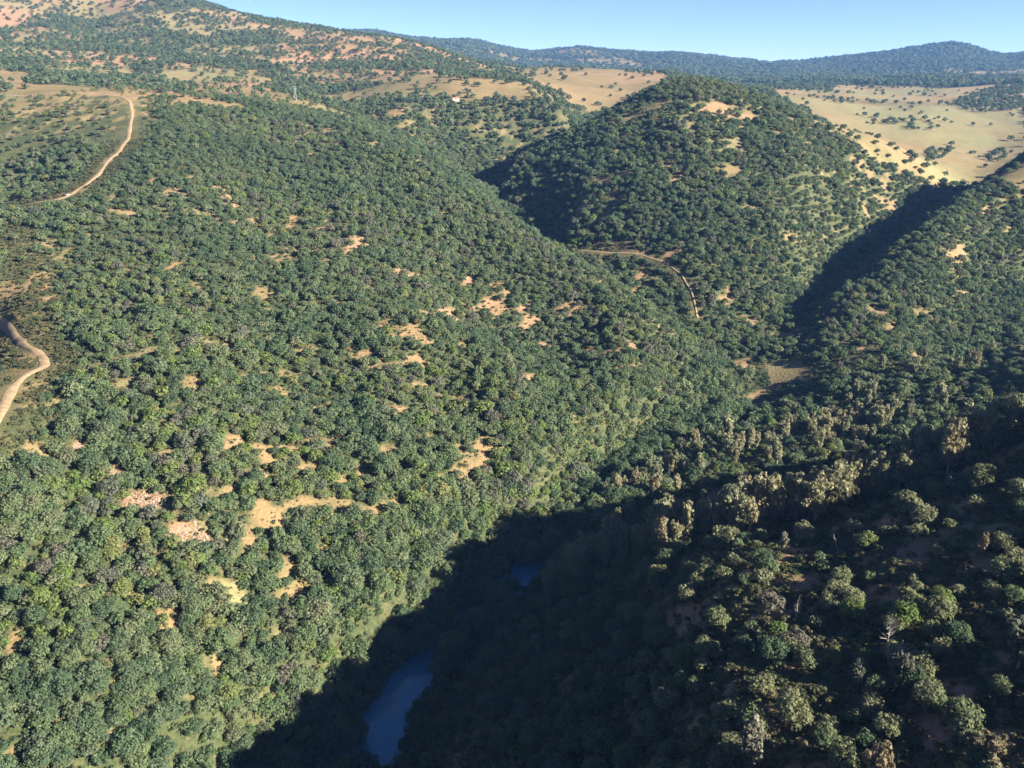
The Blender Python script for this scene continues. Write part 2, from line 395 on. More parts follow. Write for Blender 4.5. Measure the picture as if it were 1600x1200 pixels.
    for k, tr in enumerate(TRACKS):
        dt = polydist(x, y, tr)
        dens = np.where(dt < (10.0, 8.5, 4.0)[k], 0, dens); scrub = np.where(dt < 12, np.maximum(scrub, 0.7), scrub)
        bare = np.where(dt < 9, np.maximum(bare, 0.35 * (1 - dt / 9)), bare)
    mead = inpoly(x, y, MEADOW)
    dens = np.where(mead, 0.0, dens); bare = np.where(mead, 1.6, bare); lush = np.where(mead, np.clip(1.0 + n1 - .012 * (490 - y), 0, 1), lush); red = np.where(mead, 0, red)
    s = inpoly(px, py, [(1195, 562), (1275, 566), (1292, 588), (1268, 618), (1160, 648), (1140, 628)]) & (r > 400) & (r < 580)
    dens = np.where(s, 0.03, dens)
    s = (x > 148) & (x < 222) & (y > 438) & (y < 492) & (y < 492 - (x - 148) * .25)
    dens = np.where(s, dens * .12, dens)
    gr = inpoly(x, y, GRAVEL)
    dens = np.where(gr, 0, dens); bare = np.where(gr, 1.0, bare); red = np.where(gr, 0.5, red)
    return dens, bare, red, lush, scrub

# ------------------------------------------------------------------ materials
def mat(name, rough=0.8):
    m = bpy.data.materials.new(name); m.use_nodes = True
    nt = m.node_tree
    b = nt.nodes['Principled BSDF']
    b.inputs['Roughness'].default_value = rough
    b.inputs['Specular IOR Level'].default_value = 0.15
    return m, nt, b

def N(nt, kind, **kw):
    n = nt.nodes.new(kind)
    for k, v in kw.items(): setattr(n, k, v)
    return n

def mixc(nt, fac, a, b):
    n = N(nt, 'ShaderNodeMix', data_type='RGBA')
    for sock, v in ((n.inputs[0], fac), (n.inputs[6], a), (n.inputs[7], b)):
        if isinstance(v, (float, int)): sock.default_value = v
        elif isinstance(v, tuple): sock.default_value = (*v, 1) if len(v) == 3 else v
        else: nt.links.new(v, sock)
    return n.outputs[2]

def ramp(nt, fac, stops):
    n = N(nt, 'ShaderNodeValToRGB')
    e = n.color_ramp.elements
    while len(e) < len(stops): e.new(0.5)
    for el, (p_, c_) in zip(e, stops):
        el.position = p_; el.color = (*c_, 1)
    nt.links.new(fac, n.inputs[0])
    return n.outputs[0]

def noise(nt, vec, scale, detail=4.0):
    n = N(nt, 'ShaderNodeTexNoise')
    n.inputs['Scale'].default_value = scale; n.inputs['Detail'].default_value = detail
    nt.links.new(vec, n.inputs['Vector'])
    return n.outputs[0]

def math_(nt, op, a, b=None, clamp=False):
    n = N(nt, 'ShaderNodeMath', operation=op, use_clamp=clamp)
    for sock, v in ((n.inputs[0], a), (n.inputs[1], b)):
        if v is None: continue
        if isinstance(v, (float, int)): sock.default_value = v
        else: nt.links.new(v, sock)
    return n.outputs[0]

GM, nt, b = mat('soil_and_grass', 0.95)
pos = N(nt, 'ShaderNodeNewGeometry').outputs['Position']
def attr(nt, nm): return N(nt, 'ShaderNodeAttribute', attribute_name=nm).outputs['Fac']
na, nb, nc = noise(nt, pos, 0.85, 8), noise(nt, pos, 0.09, 5), noise(nt, pos, 0.018, 5)
under = ramp(nt, na, [(0.35, (.034, .046, .019)), (0.66, (.064, .072, .030)), (0.88, (.15, .125, .058))])
dry = ramp(nt, na, [(0.25, (.150, .098, .040)), (0.5, (.225, .145, .062)), (0.75, (.29, .19, .088))])
soil = ramp(nt, na, [(0.25, (.19, .10, .055)), (0.5, (.27, .155, .088)), (0.75, (.35, .225, .14))])
green = ramp(nt, na, [(0.3, (.125, .130, .055)), (0.7, (.20, .188, .085))])
nd_ = noise(nt, pos, 0.005, 6)
big = ramp(nt, nd_, [(0.36, (.085, .086, .036)), (0.5, (.145, .118, .058)), (0.64, (.215, .15, .08))])
dry = mixc(nt, 0.6, dry, big)
barec = mixc(nt, math_(nt, 'MULTIPLY', attr(nt, 'red'), math_(nt, 'ADD', nb, 0.35), True), dry, soil)
barec = mixc(nt, math_(nt, 'MULTIPLY', attr(nt, 'lush'), math_(nt, 'ADD', nc, 0.3), True), barec, green)
bf = math_(nt, 'ADD', attr(nt, 'bare'), math_(nt, 'MULTIPLY', math_(nt, 'SUBTRACT', nb, 0.5), 1.3), True)
nt.links.new(mixc(nt, bf, under, barec), b.inputs['Base Color'])
bump = N(nt, 'ShaderNodeBump'); bump.inputs['Strength'].default_value = 0.8; bump.inputs['Distance'].default_value = 0.6
nt.links.new(na, bump.inputs['Height']); nt.links.new(bump.outputs[0], b.inputs['Normal'])

def leaf_mat(name, stops, trans=0.42):
    m = bpy.data.materials.new(name); m.use_nodes = True
    nt = m.node_tree
    nt.nodes.remove(nt.nodes['Principled BSDF'])
    out = nt.nodes['Material Output']
    rnd = N(nt, 'ShaderNodeObjectInfo').outputs['Random']
    isl = N(nt, 'ShaderNodeNewGeometry').outputs['Random Per Island']
    c = ramp(nt, rnd, stops)
    v = math_(nt, 'ADD', math_(nt, 'MULTIPLY', isl, 0.55), 0.80)
    h = N(nt, 'ShaderNodeHueSaturation')
    nt.links.new(v, h.inputs['Value']); nt.links.new(c, h.inputs['Color'])
    d = N(nt, 'ShaderNodeBsdfDiffuse'); tr = N(nt, 'ShaderNodeBsdfTranslucent')
    nt.links.new(h.outputs[0], d.inputs['Color']); nt.links.new(h.outputs[0], tr.inputs['Color'])
    mx = N(nt, 'ShaderNodeMixShader'); mx.inputs[0].default_value = trans
    nt.links.new(d.outputs[0], mx.inputs[1]); nt.links.new(tr.outputs[0], mx.inputs[2])
    nt.links.new(mx.outputs[0], out.inputs['Surface'])
    return m
LEAF = {
    'green': leaf_mat('oak_leaf', [(0.0, (.086, .124, .058)), (0.4, (.106, .146, .070)), (0.75, (.124, .154, .078)), (1.0, (.142, .156, .086))]),
    'dark': leaf_mat('dark_oak_leaf', [(0.0, (.062, .096, .052)), (0.6, (.082, .118, .064)), (1.0, (.102, .130, .076))]),
    'grey': leaf_mat('grey_twig_leaf', [(0.0, (.100, .118, .080)), (0.5, (.115, .120, .086)), (1.0, (.130, .120, .090))]),
    'bright': leaf_mat('fresh_leaf', [(0.0, (.105, .155, .048)), (0.6, (.135, .170, .060)), (1.0, (.175, .18, .075))]),
    'olive': leaf_mat('olive_leaf', [(0.0, (.130, .150, .075)), (0.5, (.160, .170, .090)), (1.0, (.180, .185, .105))]),
    'euc': leaf_mat('eucalyptus_leaf', [(0.0, (.172, .190, .105)), (0.35, (.208, .212, .118)), (0.7, (.236, .222, .124)), (1.0, (.248, .216, .132))]),
    'scrub': leaf_mat('scrub_leaf', [(0.0, (.070, .085, .038)), (0.5, (.095, .102, .050)), (1.0, (.14, .122, .066))]),
}
BARK, nt, b = mat('bark', 0.9)
nt.links.new(ramp(nt, noise(nt, N(nt, 'ShaderNodeTexCoord').outputs['Object'], 14), [(0.3, (.05, .04, .03)), (0.7, (.12, .10, .08))]), b.inputs['Base Color'])
PALEBARK, nt, b = mat('pale_bark', 0.85)
nt.links.new(ramp(nt, noise(nt, N(nt, 'ShaderNodeTexCoord').outputs['Object'], 9), [(0.3, (.20, .17, .14)), (0.7, (.38, .34, .28))]), b.inputs['Base Color'])
DEADWOOD, nt, b = mat('dead_wood', 0.9)
nt.links.new(ramp(nt, noise(nt, N(nt, 'ShaderNodeTexCoord').outputs['Object'], 9), [(0.3, (.18, .16, .14)), (0.7, (.32, .29, .26))]), b.inputs['Base Color'])

# ------------------------------------------------------------------ ground and water
cd = cover(GX.ravel(), GY.ravel())
me = grid_mesh('ground', GX, GY, GZ)
for nm, arr in (('bare', cd[1]), ('red', cd[2]), ('lush', cd[3])):
    a = me.attributes.new(nm, 'FLOAT', 'POINT'); a.data.foreach_set('value', arr.astype(np.float32))
me.materials.append(GM)
go = bpy.data.objects.new('ground', me); go['kind'] = 'structure'; COL.objects.link(go)

WM, nt, b = mat('river_water', 0.06)
b.inputs['Base Color'].default_value = (.048, .165, .225, 1); b.inputs['Specular IOR Level'].default_value = 1.0; b.inputs['IOR'].default_value = 1.4
pos = N(nt, 'ShaderNodeNewGeometry').outputs['Position']
bump = N(nt, 'ShaderNodeBump'); bump.inputs['Strength'].default_value = 0.12; bump.inputs['Distance'].default_value = 0.15
nt.links.new(noise(nt, pos, 0.9, 3), bump.inputs['Height']); nt.links.new(bump.outputs[0], b.inputs['Normal'])
wl = WATER[:15]
ctr = []
for a_, b_ in zip(wl[:-1], wl[1:]):
    for k in range(4): ctr.append(a_ + (b_ - a_) * k / 4)
ctr.append(wl[-1]); ctr = np.array(ctr)
tg = np.gradient(ctr[:, :2], axis=0); tg /= np.linalg.norm(tg, axis=1)[:, None]
nrm = np.stack([-tg[:, 1], tg[:, 0]], -1)
off = np.linspace(-11, 11, 7)
wx = ctr[:, None, 0] + nrm[:, None, 0] * off; wy = ctr[:, None, 1] + nrm[:, None, 1] * off
wme = grid_mesh('river_water', wx, wy, np.full(wx.shape, 0.02)); wme.materials.append(WM)
wo = bpy.data.objects.new('river_water', wme); wo['kind'] = 'structure'; COL.objects.link(wo)

# ------------------------------------------------------------------ tree shapes
def raw_mesh(name, verts, faces, mats, midx=None):
    me = bpy.data.meshes.new(name)
    me.from_pydata([tuple(v) for v in verts], [], faces)
    for m_ in mats: me.materials.append(m_)
    if midx is not None: me.polygons.foreach_set('material_index', np.array(midx, np.int32))
    me.update()
    return me

def leaf_quads(g, cen, rad_, nl, size, up=0.25, low=-0.35):
    """nl leaf sprays over a clump: flat quads turned roughly outwards"""
    d = g.normal(size=(nl * 2, 3)); d /= np.linalg.norm(d, axis=1)[:, None]
    d = d[d[:, 2] > low][:nl]
    nl = len(d)
    p = cen + d * rad_ * g.uniform(0.72, 1.06, (nl, 1))
    nrm_ = d + np.array([0, 0, up]) + g.normal(size=(nl, 3)) * 0.38
    nrm_ /= np.linalg.norm(nrm_, axis=1)[:, None]
    a = np.cross(nrm_, g.normal(size=(nl, 3))); a /= np.linalg.norm(a, axis=1)[:, None]
    b_ = np.cross(nrm_, a)
    s = size * g.uniform(0.55, 1.25, (nl, 1))
    e = g.uniform(0.55, 1.0, (nl, 1))
    return np.stack([p - a * s, p - b_ * s * e, p + a * s, p + b_ * s * e], 1).reshape(-1, 3)

def tube(path, radii, sides=6):
    v, f = [], []
    path = [Vector(p) for p in path]
    for i, p in enumerate(path):
        d = (path[min(i + 1, len(path) - 1)] - path[max(i - 1, 0)]).normalized()
        a = d.orthogonal().normalized(); b_ = d.cross(a)
        for k in range(sides):
            an = 2 * math.pi * k / sides
            v.append(p + (a * math.cos(an) + b_ * math.sin(an)) * radii[i])
    for i in range(len(path) - 1):
        for k in range(sides):
            f.append((i * sides + k, i * sides + (k + 1) % sides, (i + 1) * sides + (k + 1) % sides, (i + 1) * sides + k))
    f.append(tuple(range((len(path) - 1) * sides, len(path) * sides)))
    return [tuple(q) for q in v], f

def join(parts_):
    v, f = [], []
    for (a, b_) in parts_:
        o = len(v)
        v.extend(a); f.extend([tuple(i + o for i in q) for q in b_])
    return v, f

def oak_crown(seed, nclump, nl, size):
    """dome of leaf clumps, unit crown width, base at z=0.12"""
    g = np.random.default_rng(seed)
    out = []
    asym = g.uniform(0.85, 1.15, 2)
    for k in range(nclump):
        a = 2.399 * k + g.uniform(-.5, .5)
        h = (k + 0.5) / nclump
        el = math.asin(min(1, max(-0.15, h * 1.08 - 0.12)))
        rr = g.uniform(0.24, 0.38)
        cen = np.array([math.cos(a) * math.cos(el) * rr * asym[0], math.sin(a) * math.cos(el) * rr * asym[1], 0.36 + math.sin(el) * rr * g.uniform(.85, 1.2)])
        cr = g.uniform(0.13, 0.215)
        out.append(leaf_quads(g, cen, cr, nl, size))
    v = np.concatenate(out)
    return v, [tuple(range(i, i + 4)) for i in range(0, len(v), 4)]

def oak_trunk(seed):
    g = np.random.default_rng(seed + 500)
    ps = [tube([(0, 0, -0.10), (g.uniform(-.02, .02), g.uniform(-.02, .02), 0.12), (g.uniform(-.04, .04), g.uniform(-.04, .04), 0.30)], (0.05, 0.036, 0.022))]
    for k in range(5):
        a = k * 1.257 + g.uniform(-.4, .4); l_ = g.uniform(.2, .3)
        ps.append(tube([(0, 0, g.uniform(.08, .2)), (math.cos(a) * l_ * .5, math.sin(a) * l_ * .5, .3), (math.cos(a) * l_, math.sin(a) * l_, .45 + g.uniform(-.05, .1))], (.024, .016, .007), 5))
    return join(ps)

def euc_crown(seed, nclump, nl, size, width=0.17, z0=0.28, cone=False, gap=0.0):
    """tall narrow crown made of upright plumes, unit height"""
    g = np.random.default_rng(seed)
    out = []
    lean = g.uniform(-.05, .05, 2)
    nl = int(nl * 0.8); nclump = int(nclump * 1.6)
    stems = [(g.uniform(0, 6.28), g.uniform(.2, .95), g.uniform(.78, 1.0)) for _ in range(5)]
    for k in range(nclump):
        h = (k + g.uniform(.2, .8)) / nclump
        if cone:
            w = width * (1.02 - h) ** 0.8; a = 2.399 * k + g.uniform(-.6, .6); top = 1.0
        else:
            a, w, top = stems[k % 5]
            if k % 2: a, w, top = g.uniform(0, 6.28), g.uniform(.5, 1.1), g.uniform(.7, .95)
            w = width * w * (0.45 + 1.1 * h - .75 * h * h); a += g.uniform(-.5, .5)
        cen = np.array([math.cos(a) * w * g.uniform(.6, 1) + lean[0] * h, math.sin(a) * w * g.uniform(.6, 1) + lean[1] * h, z0 + (top - z0 - 0.05) * h])
        cr = g.uniform(.026, .058)
        q = leaf_quads(g, np.zeros(3), cr, nl, size, up=0.1, low=-0.8)
        q[:, 2] *= 1.7
        out.append(q + cen)
    v = np.concatenate(out)
    return v, [tuple(range(i, i + 4)) for i in range(0, len(v), 4)]

def euc_trunk(seed, limbs=7):
    g = np.random.default_rng(seed + 900)
    ps = [tube([(0, 0, -.05), (g.uniform(-.01, .01), 0, .3), (g.uniform(-.03, .03), g.uniform(-.02, .02), .65), (g.uniform(-.04, .04), g.uniform(-.04, .04), .93)], (.018, .013, .008, .002), 6)]
    for k in range(limbs):
        a = g.uniform(0, 6.28); z = g.uniform(.25, .7); l_ = g.uniform(.06, .13)
        ps.append(tube([(0, 0, z), (math.cos(a) * l_ * .6, math.sin(a) * l_ * .6, z + .08), (math.cos(a) * l_, math.sin(a) * l_, z + .2)], (.008, .005, .002), 4))
    return join(ps)

def dead_wood(seed, limbs=14, spread=.2):
    g = np.random.default_rng(seed + 1300)
    ps = [tube([(0, 0, -.05), (.01, 0, .3), (g.uniform(-.03, .03), .02, .65), (g.uniform(-.05, .05), .0, 1.0)], (.03, .024, .015, .004), 6)]
    for k in range(limbs):
        a = g.uniform(0, 6.28); z = g.uniform(.25, .85); l_ = g.uniform(.4, 1) * spread * (1.2 - z * .6)
        e = (math.cos(a) * l_, math.sin(a) * l_, z + g.uniform(.05, .22))
        ps.append(tube([(0, 0, z), (e[0] * .55, e[1] * .55, z + .05), e], (.011, .007, .003), 4))
        for q in range(2):
            ps.append(tube([(e[0] * .6, e[1] * .6, z + .06), (e[0] * .9 + g.uniform(-.06, .06), e[1] * .9 + g.uniform(-.06, .06), e[2] + g.uniform(.02, .1))], (.005, .002), 3))
    return join(ps)

# whole low-detail trees for the massed woodland: crown and trunk in one mesh, kept out of the scene and only instanced
def proto(name, crown, trunk, leafm, barkm=BARK):
    v, f = join([(list(map(tuple, crown[0])), crown[1]), trunk])
    mi = [0] * len(crown[1]) + [1] * len(trunk[1])
    return bpy.data.objects.new(name, raw_mesh(name, v, f, [leafm, barkm], mi))
MASS = []
for col in ('green', 'dark', 'grey', 'bright', 'olive'):
    for sd in range(3 if col in ('green', 'dark', 'grey') else 2):
        MASS.append((col, 'mid', proto('woodland_tree', oak_crown(sd + 10 * len(col), 17, 30, 0.062), oak_trunk(sd), LEAF[col])))
for col in ('green', 'dark'):
    for sd in range(2):
        MASS.append((col, 'far', proto('distant_tree', oak_crown(sd + 70 + len(col), 9, 16, 0.105), oak_trunk(sd), LEAF[col])))
SHRUB = []
for col in ('scrub', 'green', 'dark', 'bright'):
    for sd in range(2):
        g = np.random.default_rng(300 + sd)
        v, f = oak_crown(sd + 200 + len(col), 7, 16, 0.10)
        v = v * np.array([1, 1, 0.85]) - np.array([0, 0, 0.12])
        SHRUB.append((col, bpy.data.objects.new('low_shrub', raw_mesh('low_shrub', v, f, [LEAF[col]]))))

def scatter(name, label, xyz, rot, scl, kind, protos):
    """one object of mass vegetation: points carrying turn, size and kind, instanced by geometry nodes"""
    me = bpy.data.meshes.new(name)
    me.vertices.add(len(xyz)); me.vertices.foreach_set('co', np.asarray(xyz, np.float32).ravel())
    for nm, ty, key, arr in (('turn', 'FLOAT_VECTOR', 'vector', rot), ('size', 'FLOAT_VECTOR', 'vector', scl), ('sort', 'INT', 'value', kind)):
        a = me.attributes.new(nm, ty, 'POINT'); a.data.foreach_set(key, np.asarray(arr).ravel().astype(np.int32 if ty == 'INT' else np.float32))
    o = bpy.data.objects.new(name, me); COL.objects.link(o)
    o['kind'] = 'stuff'; o['label'] = label; o['category'] = 'woodland'
    ng = bpy.data.node_groups.new(name, 'GeometryNodeTree')
    ng.interface.new_socket('Geometry', in_out='INPUT', socket_type='NodeSocketGeometry')
    ng.interface.new_socket('Geometry', in_out='OUTPUT', socket_type='NodeSocketGeometry')
    gi, goo = ng.nodes.new('NodeGroupInput'), ng.nodes.new('NodeGroupOutput')
    jn = ng.nodes.new('GeometryNodeJoinGeometry')
    def na_(nm, ty):
        q = ng.nodes.new('GeometryNodeInputNamedAttribute'); q.data_type = ty; q.inputs[0].default_value = nm
        return next(s for s in q.outputs if s.enabled)
    tr_, sz_, so_ = na_('turn', 'FLOAT_VECTOR'), na_('size', 'FLOAT_VECTOR'), na_('sort', 'INT')
    for k, pr in enumerate(protos):
        cmp_ = ng.nodes.new('FunctionNodeCompare'); cmp_.data_type = 'INT'; cmp_.operation = 'EQUAL'
        ins = [s for s in cmp_.inputs if s.enabled]
        ng.links.new(so_, ins[0]); ins[1].default_value = k
        oi = ng.nodes.new('GeometryNodeObjectInfo'); oi.inputs['Object'].default_value = pr; oi.inputs['As Instance'].default_value = True
        ip = ng.nodes.new('GeometryNodeInstanceOnPoints')
        ng.links.new(gi.outputs[0], ip.inputs['Points']); ng.links.new(cmp_.outputs[0], ip.inputs['Selection'])
        ng.links.new(oi.outputs['Geometry'], ip.inputs['Instance']); ng.links.new(tr_, ip.inputs['Rotation']); ng.links.new(sz_, ip.inputs['Scale'])
        ng.links.new(ip.outputs[0], jn.inputs[0])
    ng.links.new(jn.outputs[0], goo.inputs[0])
    md = o.modifiers.new('scatter', 'NODES'); md.node_group = ng
    return o

def jitter(r0, r1, s, half):
    x = np.arange(-r1, r1, s); y = np.arange(0, r1, s)
    X, Y = np.meshgrid(x, y); X = X.ravel() + rng.uniform(-.46, .46, X.size) * s; Y = Y.ravel() + rng.uniform(-.46, .46, Y.size) * s
    r = np.hypot(X, Y); k = (r > r0) & (r < r1) & (np.abs(np.arctan2(X, Y)) < rad(half))
    return X[k], Y[k]

# ------------------------------------------------------------------ oaks: where each one stands
ox, oy, os_, oc = [], [], [], []
X, Y = jitter(70, 1000, 4.15, 44)
X2, Y2 = jitter(150, 520, 4.2, 44)
k2 = (polydist(X2, Y2, WATER) < 48) & (X2 < np.interp(Y2, WATER[:, 1], WATER[:, 0]) - 5)
X3, Y3 = jitter(110, 330, 4.6, 44)
k3 = X3 < np.interp(Y3, WATER[:, 1], WATER[:, 0]) - 26
X, Y = np.r_[X, X2[k2], X3[k3]], np.r_[Y, Y2[k2], Y3[k3]]
d, ba, re, lu, sb = cover(X, Y)
rv = polydist(X, Y, WATER)
keep = (rng.uniform(size=X.size) < d) & (rv > 6.5)
X, Y, sb, rv = X[keep], Y[keep], sb[keep], rv[keep]
Zg = ground(X, Y)
px, py, tt = project(X, Y, Zg)
size = (2.9 + 3.9 * rng.uniform(size=X.size) ** 1.3) * np.where(rng.uniform(size=X.size) < .10, 1.35, 1.0) * (1 + 0.22 * fbm(X, Y, 45, 181, 2))
size *= np.where(tt > 480, 1.08, 1.0) * np.where((py < 420) & (px < 520), 0.85, 1.0)
size = np.where(rv < 26, size * 1.12, size)
for tr in TRACKS[:2]: size = np.where(polydist(X, Y, tr) < 17, size * .55, size)
poolside = (rv < 17) & (X > -60) & (Y > 150) & (Y < 235) & (X > -50 + (Y - 170) * .6)
size = np.where(poolside, size * 0.42, size)
nearslope = (sb > .5) & (tt < 290) & (px > 700)
size = np.where(nearslope, np.minimum(size * rng.uniform(.62, 1.3, X.size), 6.6), np.where(sb > .5, size * .82, size))
hue = fbm(X, Y, 38, 111, 3) + rng.normal(size=X.size) * 0.42
col = np.where(hue < -0.28, 1, np.where(hue > 0.80, 2, 0))
col = np.where((hue > 0.40) & (hue <= 0.80), 3, col)
col = np.where((col == 3) & (rng.uniform(size=X.size) < 0.5) & (tt > 420), 0, col)
col = np.where(nearslope & (px > 1000) & (rng.uniform(size=X.size) < .6), 4, col)
OX, OY, OZ, OS, OC, OT = X, Y, Zg, size, col, tt
OPX, OPY = px, py

# which ones show largest in the picture: those become objects of their own
def visible(x, y, z):
    ok = np.ones(x.shape, bool)
    for f in np.linspace(0.3, 0.985, 40):
        ok &= CAM_Z + (z - CAM_Z) * f > ground(x * f, y * f) - 0.5
    return ok
infr = (OPX > -15) & (OPX < 1615) & (OPY > 0) & (OPY < 1225)
vis = infr & visible(OX, OY, OZ + OS * .6)
score = np.where(vis, OS / OT, 0)
order = np.argsort(-score)
N_IND = 296
ind = np.zeros(OX.size, bool); ind[order[:N_IND]] = True
print('oaks', OX.size, 'individual from size px', score[order[N_IND]] * FPX, round(time.time() - T0, 1))

xs, zs_, ks, rs = [], [], [], []
CN = ('green', 'dark', 'grey', 'bright', 'olive')
midk = {c: [i for i, p in enumerate(MASS) if p[0] == c and p[1] == 'mid'] for c in CN}
fark = {c: [i for i, p in enumerate(MASS) if p[0] == c and p[1] == 'far'] for c in ('green', 'dark')}
CN = ('green', 'dark', 'grey', 'bright', 'olive')
S_ = ~ind
kk = np.array([random.choice(midk[CN[c]]) for c in OC[S_]])
sxyz = np.stack([OX[S_], OY[S_], OZ[S_] - 0.15], -1)
sscl = np.stack([OS[S_] * rng.uniform(.85, 1.15, S_.sum()), OS[S_] * rng.uniform(.85, 1.15, S_.sum()), OS[S_] * rng.uniform(.8, 1.1, S_.sum())], -1)
acc = [(sxyz, sscl, kk)]
for (r0, r1, sp_, lo, hi, half) in ((1000, 2700, 9.0, 5.5, 11, 38), (2700, 5600, 24, 16, 30, 36)):
    X, Y = jitter(r0, r1, sp_, half)
    d = cover(X, Y)[0]
    k = rng.uniform(size=X.size) < d
    X, Y = X[k], Y[k]
    s = rng.uniform(lo, hi, X.size)
    c = np.array([random.choice(fark['dark' if u < .55 else 'green']) for u in rng.uniform(size=X.size)])
    hz = 0.75 if r0 > 2000 else 0.95
    acc.append((np.stack([X, Y, ground(X, Y) - 0.6], -1), np.stack([s, s, s * hz], -1), c))
sx = np.concatenate([a[0] for a in acc]); ss = np.concatenate([a[1] for a in acc]); sk = np.concatenate([a[2] for a in acc])
rt = np.zeros((len(sx), 3)); rt[:, 2] = rng.uniform(0, 6.28, len(sx))
rt[:, 0] = rng.normal(size=len(sx)) * .06; rt[:, 1] = rng.normal(size=len(sx)) * .06
scatter('oak_woodland', 'evergreen oak woodland spread in a dense green mass over the hills', sx, rt, ss, sk, [p[2] for p in MASS])

# low shrubs between the trees
X, Y = jitter(80, 720, 2.3, 42)
d, ba, re, lu, sb = cover(X, Y)
keep = (rng.uniform(size=X.size) < np.clip(0.95 - ba * 0.86 + sb * .3, 0, .97)) & (polydist(X, Y, WATER) > 7)
for k, tr in enumerate(TRACKS): keep &= polydist(X, Y, tr) > (4.0, 3.2, 2.0)[k]
X, Y, sb = X[keep], Y[keep], sb[keep]
s = rng.uniform(1.4, 3.5, X.size)
hue = fbm(X, Y, 30, 121, 3) + rng.normal(size=X.size) * .4
c = np.where(hue < -.2, 2, np.where(hue < .15, 1, np.where(hue > .55, 3, 0)))
c = np.where(sb > .6, 0, c)
kk = c * 2 + rng.integers(0, 2, X.size)
rt = np.zeros((X.size, 3)); rt[:, 2] = rng.uniform(0, 6.28, X.size)
o = scatter('scrub_undergrowth', 'low olive scrub growing between the trees on the slopes', np.stack([X, Y, ground(X, Y) - .05], -1), rt,
        np.stack([s, s, s * rng.uniform(.6, 1.0, X.size)], -1), kk, [p[1] for p in SHRUB])
TUSS = []
for ci, stops in enumerate(([(0, (.15, .115, .05)), (1, (.25, .18, .085))], [(0, (.085, .095, .035)), (1, (.14, .135, .055))])):
    tm = leaf_mat('tussock_%s' % ('dry', 'green')[ci], stops)
    for sd in range(2):
        g = np.random.default_rng(410 + sd)
        q = leaf_quads(g, np.zeros(3), .42, 26, .17, up=.5, low=0.0)
        TUSS.append(bpy.data.objects.new('tussock', raw_mesh('tussock', q, [tuple(range(i, i + 4)) for i in range(0, len(q), 4)], [tm])))
X, Y = jitter(90, 430, 1.55, 40)
d, ba, re, lu, sb = cover(X, Y)
keep = (rng.uniform(size=X.size) < np.where(ba > .4, .28, .55)) & (polydist(X, Y, WATER) > 6)
for tr in TRACKS: keep &= polydist(X, Y, tr) > 2.6
X, Y, ba = X[keep], Y[keep], ba[keep]
s = rng.uniform(.6, 1.7, X.size)
rt = np.zeros((X.size, 3)); rt[:, 2] = rng.uniform(0, 6.28, X.size)
kk = np.where(rng.uniform(size=X.size) < .35 + .5 * ba, 0, 2) + rng.integers(0, 2, X.size)
tu = scatter('grass_tussocks', 'dry yellow and green grass tussocks between the bushes', np.stack([X, Y, ground(X, Y)], -1), rt, np.stack([s, s, s * .7], -1), kk, TUSS)
tu['category'] = 'grass'
print('scatter', len(sx), X.size, round(time.time() - T0, 1))

# ------------------------------------------------------------------ dirt tracks, laid on the ground
TM, nt, b = mat('track_dirt', 0.95)
pos = N(nt, 'ShaderNodeNewGeometry').outputs['Position']
nt.links.new(ramp(nt, noise(nt, pos, 0.5, 5), [(0.3, (.20, .14, .08)), (0.55, (.265, .19, .11)), (0.75, (.32, .24, .145))]), b.inputs['Base Color'])
for k, tr in enumerate(TRACKS):
    tr = np.array(tr)
    c = np.concatenate([np.linspace(a, b_, max(2, int(np.linalg.norm(b_ - a) / 1.5)), endpoint=False) for a, b_ in zip(tr[:-1], tr[1:])])
    for _ in range(6): c[1:-1] = (c[:-2] + 2 * c[1:-1] + c[2:]) / 4
    tg = np.gradient(c, axis=0); tg /= np.linalg.norm(tg, axis=1)[:, None] + 1e-9
    nm = np.stack([-tg[:, 1], tg[:, 0]], -1)
    hw = (1.7, 1.6, .6)[k] * (1 + 0.45 * fbm(c[:, 0], c[:, 1], 9, 131, 2))
    o_ = np.array([-1, -.5, 0, .5, 1])
    wx = c[:, None, 0] + nm[:, None, 0] * o_ * hw[:, None]; wy = c[:, None, 1] + nm[:, None, 1] * o_ * hw[:, None]
    tz = ground(wx, wy) + np.array([.15, .45, .5, .45, .15])
    tme = grid_mesh('dirt_track', wx, wy, tz); tme.materials.append(TM)
    to = bpy.data.objects.new('dirt_track', tme); to['kind'] = 'structure'; COL.objects.link(to)

# ------------------------------------------------------------------ trees that are things of their own
def empty(name, loc, rz, sc, label, cat, group=None):
    o = bpy.data.objects.new(name, None); COL.objects.link(o)
    o.empty_display_size = 0.5
    o.location = loc; o.rotation_euler = (0, 0, rz); o.scale = sc
    o['label'] = label; o['category'] = cat
    if group: o['group'] = group
    return o
def child(name, me, root):
    o = bpy.data.objects.new(name, me); COL.objects.link(o); o.parent = root
    return o
NV = 6
OAKM = {}
for col in CN:
    for sd in range(NV):
        v, f = oak_crown(sd * 7 + len(col) * 31, 26, 62, 0.040)
        OAKM[col, sd] = raw_mesh('crown', v, f, [LEAF[col]])
OAKT = [raw_mesh('trunk', *oak_trunk(sd), [BARK]) for sd in range(NV)]
